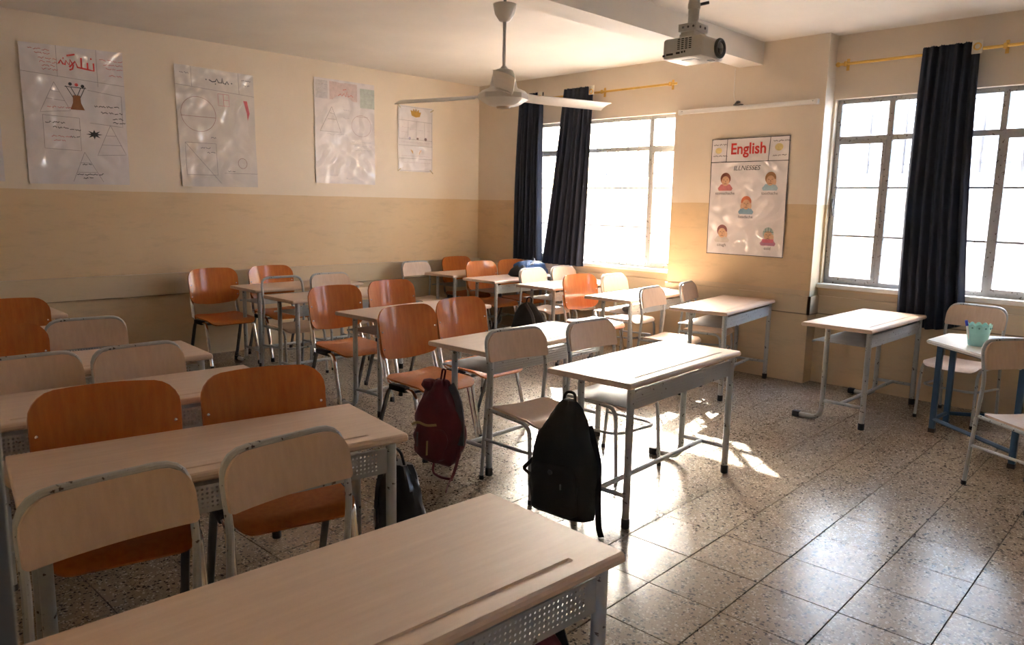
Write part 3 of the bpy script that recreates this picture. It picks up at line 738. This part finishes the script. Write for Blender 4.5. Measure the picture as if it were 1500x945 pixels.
for k, az in enumerate((226, 346, 106)):
    a = R(az); d = Vector((math.cos(a), math.sin(a), 0)); s = Vector((-math.sin(a), math.cos(a), 0))
    bm = bmesh.new()
    def fbk(u, v): 
        wd = .062+.010*min(1, v*3); return d*(.22+.78*v)+s*(u*wd)+Vector((0, 0, -u*wd*.32+.012*(1-u*u)))
    shell(bm, 4, [0, .02, .1, .3, .5, .7, .9, .98, 1], fbk, .004); bl_ = link('blade', bm, 'fan', fn_)
    bm = bmesh.new()
    def fbr(u, v): return d*(.13+.17*v)+s*(u*.055)+Vector((0, 0, -u*.016+.012-.01*v))
    shell(bm, 3, [0, .5, 1], fbr, .008); link('blade_bracket', bm, 'fan', bl_)
pj = tag(empty('projector', (3.50, 2.215, 2.40), 0), 'white ceiling projector with black lens hanging from a mount', 'projector')
bm = bmesh.new(); box(bm, (-.11, -.115, -.055), (.11, .115, .05), .016); link('case', bm, 'white_plastic', pj)
bm = bmesh.new()
for i in range(4):
    for j in range(6): box(bm, (-.1115, -.055+i*.022, -.012+j*.0095), (-.109, -.041+i*.022, -.007+j*.0095))
link('vent', bm, 'blackplastic', pj, False)
bm = bmesh.new()
for y0, y1, z in ((.05, .09, -.03), (.01, .032, -.028), (-.008, .002, -.026), (-.022, -.014, -.025), (.098, .112, -.034)): box(bm, (-.1115, y0, z-.005), (-.109, y1, z+.005))
link('port', bm, 'blackplastic', pj, False)
bm = bmesh.new(); pts = [Vector((.055+.042*math.cos(a), -.121, .002+.042*math.sin(a))) for a in [2*math.pi*k/24 for k in range(25)]]; tube(bm, pts, .009, 8); l = link('lens_ring', bm, 'blackplastic', pj)
bm = bmesh.new(); bmesh.ops.create_uvsphere(bm, u_segments=16, v_segments=10, radius=.038); bmesh.ops.scale(bm, verts=bm.verts, vec=(1, .35, 1)); bmesh.ops.translate(bm, verts=bm.verts, vec=(.055, -.117, .002)); link('lens', bm, 'lens', l)
bm = bmesh.new(); box(bm, (-.06, -.05, -.0575), (-.02, .03, -.0545)); link('sticker', bm, 'sheet_paper', pj, False); bx('sticker', (.02, -.10, -.0575), (.05, -.07, -.0545), 'blackplastic', pj)
bm = bmesh.new(); box(bm, (-.055, -.035, .045), (.055, .055, .075), .004); box(bm, (-.06, -.045, .085), (.06, .06, .125), .004); box(bm, (-.05, -.03, .07), (.05, .05, .09)); mt = link('mount_bracket', bm, 'fan', pj)
bm = bmesh.new()
for y in (-.03, 0, .03): tube(bm, [(-.062, y, .105), (-.059, y, .105)], .006, 8)
for x in (-.02, .025): tube(bm, [(x, -.047, .105), (x, -.044, .105)], .007, 8)
link('bolt', bm, 'darksteel', mt)
tb('pole', [(0, .01, .12), (0, .01, .715)], .028, 'fan', pj, n=14); tb('pole_collar', [(0, .01, .20), (0, .01, .23)], .032, 'fan', pj, n=14); tb('clamp_screw', [(.02, -.01, .225), (.05, -.045, .235)], .008, 'darksteel', pj)
bt = tag(empty('cable_trunking', (XP-.02, 3.67, 2.545)), 'long white strip fixed across the pillar above the English poster', 'wall strip')
bx('strip', (-.018, -.71, -.02), (.02, .71, .02), 'white_plastic', bt, .006)
for s in (-1, 1):
    e = bx('end_cap', (-.022, s*.70-.015, -.023), (.02, s*.70+.015, .023), 'white_plastic', bt, .004)
    bm = bmesh.new(); tube(bm, [(-.025, s*.67, .006), (-.019, s*.67, .006)], .004, 6); link('screw', bm, 'darksteel', e)
bm = bmesh.new(); box(bm, (-.03, .02, .022), (.018, .10, .032)); tube(bm, fillet([(-.02, .09, .03), (-.03, .06, .06), (-.02, .03, .05), (-.01, .07, .045)], .02), .007, 6); link('clip', bm, 'darksteel', bt)
tb('cable', [(.012, .09, .03), (.014, .125, .12), (.014, .125, .37)], .003, 'white_plastic', bt)

# ------------------------------------------------------------------ posters
class Poster:
    def __init__(s, org, ur, nr, w, h, label, mat='paper', lean=0, seed=0, corners=None):
        s.w, s.h, s.ur, s.nr, s.seed = w, h, Vector(ur), Vector(nr), seed
        s.t = tag(empty('poster', org), label, 'poster')
        s.c = corners or [(0, 0), (1, 0), (1, 1), (0, 1)]      # hang of the four corners: tl tr br bl
        bm = bmesh.new()
        shell(bm, 16, [i/20 for i in range(21)], lambda u, v: s.pt((u+1)/2, v, 0), .0015); link('sheet', bm, mat, s.t)
    def pt(s, u, v, off):
        a, b, c, d = s.c
        x = (a[0]*(1-u)+b[0]*u)*(1-v)+(d[0]*(1-u)+c[0]*u)*v; y = (a[1]*(1-u)+b[1]*u)*(1-v)+(d[1]*(1-u)+c[1]*u)*v
        wv = .010+.004*math.sin(5*u+s.seed)*math.sin(4*v+1.3*s.seed)+.0025*math.sin(11*v+3*u+s.seed)
        return s.ur*(x*s.w)+s.nr*(wv+off)+Vector((0, 0, -y*s.h))
    def strokes(s, name, lines, width, col, off=.0022):
        bm = bmesh.new()
        for ln in lines:
            dense = []
            for p, q in zip(ln, ln[1:]):
                k = max(1, int(math.hypot((q[0]-p[0])*s.w, (q[1]-p[1])*s.h)/.04))
                dense += [(p[0]+(q[0]-p[0])*i/k, p[1]+(q[1]-p[1])*i/k) for i in range(k)]
            dense.append(ln[-1]); prev = None
            for i, p in enumerate(dense):
                p0, p1 = dense[max(0, i-1)], dense[min(len(dense)-1, i+1)]
                dx, dy = (p1[0]-p0[0])*s.w, (p1[1]-p0[1])*s.h; L = math.hypot(dx, dy) or 1; nx, ny = -dy/L*width/2, dx/L*width/2
                q = (bm.verts.new(s.pt(p[0]+nx/s.w, p[1]+ny/s.h, off)), bm.verts.new(s.pt(p[0]-nx/s.w, p[1]-ny/s.h, off)))
                if prev: bm.faces.new((prev[0], prev[1], q[1], q[0]))
                prev = q
        return link(name, bm, ink(col), s.t, False)
    def fill(s, name, polys, col, off=.0016):
        bm = bmesh.new()
        for P in polys:
            cx = sum(p[0] for p in P)/len(P); cy = sum(p[1] for p in P)/len(P); c = bm.verts.new(s.pt(cx, cy, off)); vs = [bm.verts.new(s.pt(p[0], p[1], off)) for p in P]
            for a, b in zip(vs, vs[1:]+vs[:1]): bm.faces.new((c, a, b))
        return link(name, bm, ink(col), s.t, False)
    def text(s, name, txt, u, v, size, col, shear=0, off=.0022, sx=1.0):
        cu = bpy.data.curves.new('t', 'FONT'); cu.body = txt; cu.size = size; cu.align_x = 'CENTER'; cu.align_y = 'CENTER'; cu.resolution_u = 3; cu.shear = shear; cu.offset = size*(.022 if size > .1 else .004)
        ob = bpy.data.objects.new('t', cu); COL.objects.link(ob); bpy.context.view_layer.update()
        me = bpy.data.meshes.new_from_object(ob.evaluated_get(bpy.context.evaluated_depsgraph_get())); bpy.data.objects.remove(ob)
        for q in me.vertices: q.co = s.pt(u+q.co.x*sx/s.w, v-q.co.y/s.h, off)
        me.name = name; me.materials.clear(); me.materials.append(ink(col)); o = bpy.data.objects.new(name, me); COL.objects.link(o); o.parent = s.t; return o
    def scribble(s, name, rows, width, col, seed=1):
        """rows of small joined handwriting too small to read: (u0,u1,v)"""
        rnd = random.Random(seed); L = []
        for u0, u1, v in rows:
            u = u0
            while u < u1:
                wl = rnd.uniform(.03, .07); pts = []; k = max(3, int(wl/.009))
                for i in range(k+1): pts.append((u+wl*i/k, v+rnd.uniform(-.007, .006)))
                L.append(pts); u += wl+.012
        o = s.strokes(name, L, width, col); o['kind'] = 'stuff'; return o
def ell(cx, cy, rx, ry, a0=0, a1=360, n=20): return [(cx+rx*math.cos(R(a0+(a1-a0)*k/n)), cy+ry*math.sin(R(a0+(a1-a0)*k/n))) for k in range(n+1)]
BLK, RED, BRN, PENCIL = (.03, .03, .04), (.55, .03, .03), (.30, .12, .04), (.28, .25, .26)
yw = YL
# first poster: pyramids, red heading, brown tower
p = Poster((1.68, yw, 2.885), (1, 0, 0), (0, -1, 0), .82, 1.18, 'poster with big red heading, brown tower and black burst', 'paper', seed=1, corners=[(0, .015), (1, -.005), (1, 1), (.01, 1.01)])
p.strokes('ruled_line', [[(0, .20), (1, .25)], [(.34, 0), (.34, .22)], [(.73, 0), (.73, .27)], [(.17, .50), (.52, .51), (.52, .75), (.17, .74), (.17, .50)], [(.62, .30), (.96, .33), (.96, .56), (.62, .54)]], .0035, PENCIL)
p.strokes('heading', [[(.36, .125), (.38, .10), (.40, .125), (.42, .13), (.43, .10), (.46, .13), (.47, .09), (.50, .13), (.49, .155), (.46, .165)], [(.46, .145), (.52, .10), (.54, .14), (.70, .155), (.70, .10)], [(.58, .145), (.58, .07)], [(.64, .148), (.64, .10)], [(.44, .065), (.52, .05)]], .014, RED)
p.strokes('heading_dot', [[(.67, .07), (.685, .07)], [(.40, .085), (.41, .085)]], .014, RED)
for tri in ([[(.30, .26), (.15, .48), (.44, .46), (.30, .26)], [(.26, .32), (.35, .33)], [(.22, .38), (.39, .39)]], [[(.83, .55), (.68, .78), (.98, .77), (.83, .55)], [(.78, .63), (.89, .63)], [(.73, .70), (.94, .70)]], [[(.55, .76), (.42, .98)], [(.55, .76), (.72, .98)], [(.50, .84), (.61, .84)], [(.46, .91), (.66, .91)]]):
    p.strokes('pyramid', tri, .0035, PENCIL)
p.fill('tower', [[(.475, .345), (.545, .345), (.55, .40), (.58, .45), (.44, .45), (.47, .40)]], BRN)
p.strokes('tower_crown', [[(.475, .36), (.41, .28)], [(.545, .36), (.60, .28)], [(.50, .345), (.46, .29)], [(.52, .345), (.555, .29)], [(.40, .285), (.61, .29)]], .006, BLK)
p.fill('tower_spot', [ell(.455, .265, .018, .012), ell(.575, .275, .018, .012)], BLK); p.fill('tower_spot', [ell(.515, .268, .018, .012)], RED)
p.fill('burst', [[(.66+.085*(1 if k % 2 == 0 else .42)*math.cos(2*math.pi*k/16), .625+.036*(1 if k % 2 == 0 else .42)*math.sin(2*math.pi*k/16)) for k in range(16)]], BLK)
p.scribble('red_writing', [(.08, .27, .04), (.14, .28, .065), (.17, .32, .10), (.18, .32, .125), (.20, .3, .15), (.20, .32, .175), (.76, .96, .07), (.80, .95, .10), (.82, .97, .13), (.85, .95, .18), (.22, .42, .44), (.24, .38, .65), (.26, .36, .68)], .0045, (.5, .10, .10), 4)
p.scribble('black_writing', [(.19, .38, .55), (.26, .36, .585), (.42, .5, .60), (.42, .5, .65), (.68, .88, .415), (.74, .95, .46), (.86, .96, .50), (.86, .95, .53), (.52, .62, .85), (.46, .56, .925), (.6, .7, .925), (.52, .6, .955)], .006, BLK, 5)
# second poster: circle and triangle
p = Poster((2.955, yw, 2.865), (1, 0, 0), (0, -1, 0), .80, 1.145, 'grey poster with black heading, large pencil circle and red bar', 'paper2', seed=2, corners=[(0, .0), (1, .01), (1.02, 1), (.04, 1.01)])
p.strokes('ruled_line', [[(0, .16), (1, .19)], [(.2, 0), (.2, .165)], [(.80, 0), (.80, .185)], [(.07, .63), (.46, .63), (.46, .9), (.07, .9), (.07, .63)], [(.07, .63), (.50, .97)], [(.55, .88), (1, .88)]], .004, PENCIL)
p.strokes('circle', [ell(.26, .39, .215, .145, n=32), [(.05, .41), (.47, .41)], ell(.80, .79, .06, .045)], .005, (.33, .20, .18))
p.strokes('heading', [[(.42, .09), (.46, .105), (.50, .10), (.52, .075), (.54, .105), (.58, .105), (.59, .06), (.60, .105), (.63, .11), (.65, .085), (.67, .11)]], .010, BLK); p.fill('heading_dot', [ell(.385, .092, .008, .006), ell(.71, .098, .008, .006), ell(.50, .12, .007, .005)], BLK)
p.fill('red_bar', [[(.85, .235), (.90, .235), (.93, .34), (.90, .41), (.89, .34)]], (.55, .10, .12)); p.strokes('red_box', [[(.52, .20), (.66, .20), (.66, .30), (.52, .30), (.52, .20)], [(.59, .20), (.59, .30)], [(.59, .25), (.66, .25)]], .004, (.5, .15, .18))
p.scribble('black_writing', [(.84, .95, .06), (.86, .93, .10), (.06, .14, .06), (.26, .34, .67), (.34, .42, .71), (.40, .47, .58), (.6, .68, .865)], .005, (.10, .10, .12), 8)
# third poster: pale, triangle and circle
p = Poster((4.46, yw, 2.935), (1, 0, 0), (0, -1, 0), .79, 1.145, 'pale glossy poster with faint triangle, circle and red heading', 'paper', seed=3)
p.fill('heading_band', [[(.24, .02), (.70, .02), (.70, .19), (.24, .19)]], (.60, .47, .46)); p.fill('corner_panel', [[(.75, .05), (1, .05), (1, .24), (.75, .24)]], (.47, .52, .48)); p.fill('corner_panel', [[(.02, .02), (.21, .02), (.21, .19), (.02, .19)]], (.55, .53, .55))
p.strokes('heading', [[(.38, .15), (.42, .13), (.44, .15), (.48, .12), (.50, .155), (.53, .10), (.55, .15), (.60, .13), (.63, .15)], [(.46, .09), (.52, .08)]], .008, (.55, .16, .13))
p.strokes('triangle', [[(.27, .26), (.08, .50), (.42, .50), (.27, .26)], [(.24, .32), (.31, .33)], [(.2, .38), (.34, .38)]], .004, PENCIL); p.strokes('circle', [ell(.77, .42, .17, .105, n=28), [(.68, .33), (.88, .33)]], .004, (.42, .30, .30))
p.scribble('faint_writing', [(.05, .18, .06), (.06, .18, .10), (.05, .19, .14), (.8, .96, .10), (.82, .96, .15), (.84, .96, .20), (.46, .56, .28), (.46, .54, .36), (.6, .9, .58), (.64, .9, .62), (.66, .92, .66), (.2, .5, .52), (.18, .36, .92), (.5, .6, .95)], .0035, (.38, .36, .42), 9)
# fourth poster: small with gold crown
p = Poster((5.59, yw, 2.755), (1, 0, 0), (0, -1, 0), .53, .785, 'small poster with gold crown drawing taped at four corners', 'paper', seed=4)
p.strokes('border', [[(.02, .015), (.98, .015), (.98, .985), (.02, .985), (.02, .015)], [(.02, .22), (.98, .23)], [(.02, .50), (.98, .51)], [(.28, .23), (.28, .5)], [(.52, .23), (.52, .5)], [(.76, .23), (.76, .5)], [(.02, .60), (.98, .60)], [(.02, .80), (.98, .80)]], .004, PENCIL)
GLD = (.52, .28, .03)
p.fill('crown', [[(.38, .14), (.35, .06), (.42, .10), (.43, .03), (.48, .09), (.51, .02), (.54, .09), (.60, .04), (.60, .11), (.66, .08), (.62, .15), (.50, .165)]], GLD)
p.fill('spot', [ell(.33, .49, .035, .022), ell(.56, .49, .03, .02), ell(.79, .49, .04, .025)], (.16, .10, .10)); p.strokes('figure', [[(.36, .66), (.42, .72)], [(.40, .67), (.42, .72)], [(.66, .66), (.60, .72)], [(.62, .66), (.60, .73)]], .010, (.48, .27, .08))
p.scribble('faint_writing', [(.1, .24, .33), (.1, .24, .4), (.34, .48, .35), (.58, .72, .36), (.82, .94, .36), (.1, .9, .55), (.1, .9, .76), (.1, .9, .86)], .003, (.42, .30, .34), 12)
p.strokes('tape', [[(-.03, -.01), (.07, .04)], [(1.03, .02), (.93, .06)], [(-.02, 1.0), (.07, .96)], [(1.02, 1.02), (.92, .96)]], .014, (.45, .36, .22), .003)
# poster mostly out of frame at the door end
p = Poster((.70, yw, 2.87), (1, 0, 0), (0, -1, 0), .81, 1.165, 'glossy poster at the door end of the poster wall', 'paper', seed=5)
p.strokes('ruled_line', [[(0, .2), (1, .2)], [(.3, 0), (.3, .2)], [(.7, 0), (.7, .2)]], .004, PENCIL); p.scribble('faint_writing', [(.1, .9, .4), (.1, .9, .5), (.2, .8, .6)], .005, (.3, .2, .25), 15)
# English poster on the pillar
p = Poster((XP, 3.995, 2.262), (0, -1, 0), (-1, 0, 0), .80, 1.115, 'white English poster with illness drawings on the pillar', 'paper', seed=6, corners=[(0, 0), (1, -.005), (1.02, 1), (.01, 1.0)])
p.strokes('ruled_line', [[(0, .003), (1, .003)], [(0, .20), (1, .20)], [(.215, 0), (.21, .20)], [(.765, 0), (.745, .20)], [(.006, 0), (.006, 1)], [(.994, 0), (.994, 1)], [(0, .997), (1, .997)]], .006, BLK)
p.text('heading', 'English', .49, .095, .145, (.60, .035, .03), sx=.92); p.text('subheading', 'ILLNESSES', .48, .255, .062, (.06, .06, .07), shear=.25)
p.fill('sun_drawing', [ell(.10, .10, .045, .025), ell(.87, .09, .05, .03)], (.62, .50, .22)); p.scribble('header_writing', [(.03, .18, .05), (.03, .19, .15), (.80, .96, .04), (.80, .95, .16)], .006, (.15, .13, .14), 20)
SKIN, HAIR = (.60, .36, .22), (.22, .08, .05)
for cx, cy, hair, shirt, cap, hands in ((.21, .37, (.25, .09, .06), (.58, .20, .20), 'stomachache', 0), (.79, .37, (.34, .17, .07), (.33, .47, .55), 'toothache', 1), (.50, .57, (.55, .16, .08), (.20, .32, .42), 'headache', 2), (.20, .82, (.24, .09, .09), (.55, .50, .47), 'cough', 1), (.80, .83, (.36, .44, .42), (.45, .20, .30), 'cold', 3)):
    p.fill('shirt', [[(cx-.10, cy+.055), (cx-.06, cy+.02), (cx+.06, cy+.02), (cx+.10, cy+.055), (cx+.085, cy+.075), (cx-.085, cy+.075)]], shirt, .0012)
    p.fill('hair', [ell(cx, cy-.028, .068, .052)], hair, .0015); p.fill('face', [ell(cx, cy-.008, .052, .042)], SKIN, .0018)
    p.strokes('face_line', [[(cx-.03, cy-.018), (cx-.012, cy-.016)], [(cx+.012, cy-.016), (cx+.03, cy-.018)], [(cx, cy-.012), (cx+.006, cy+.004)], [(cx-.018, cy+.018), (cx, cy+.013), (cx+.018, cy+.018)]], .0045, (.12, .06, .05), .0024)
    if hands: p.fill('hand', [ell(cx+.055, cy+.005, .018, .026)]+([ell(cx-.055, cy+.005, .018, .026)] if hands == 2 else []), (.62, .40, .27), .0021)
    if hands == 3:
        p.fill('scarf', [[(cx-.075, cy+.02), (cx+.075, cy+.02), (cx+.065, cy+.05), (cx-.065, cy+.05)]], (.58, .14, .20), .0022); p.strokes('hat_line', [[(cx-.065, cy-.04), (cx+.065, cy-.04)], [(cx, cy-.08), (cx, cy-.04)], [(cx-.035, cy-.07), (cx-.03, cy-.04)], [(cx+.035, cy-.07), (cx+.03, cy-.04)]], .005, (.12, .18, .18), .0026)
    p.text('caption', cap, cx, cy+.098, .040, (.12, .10, .11))
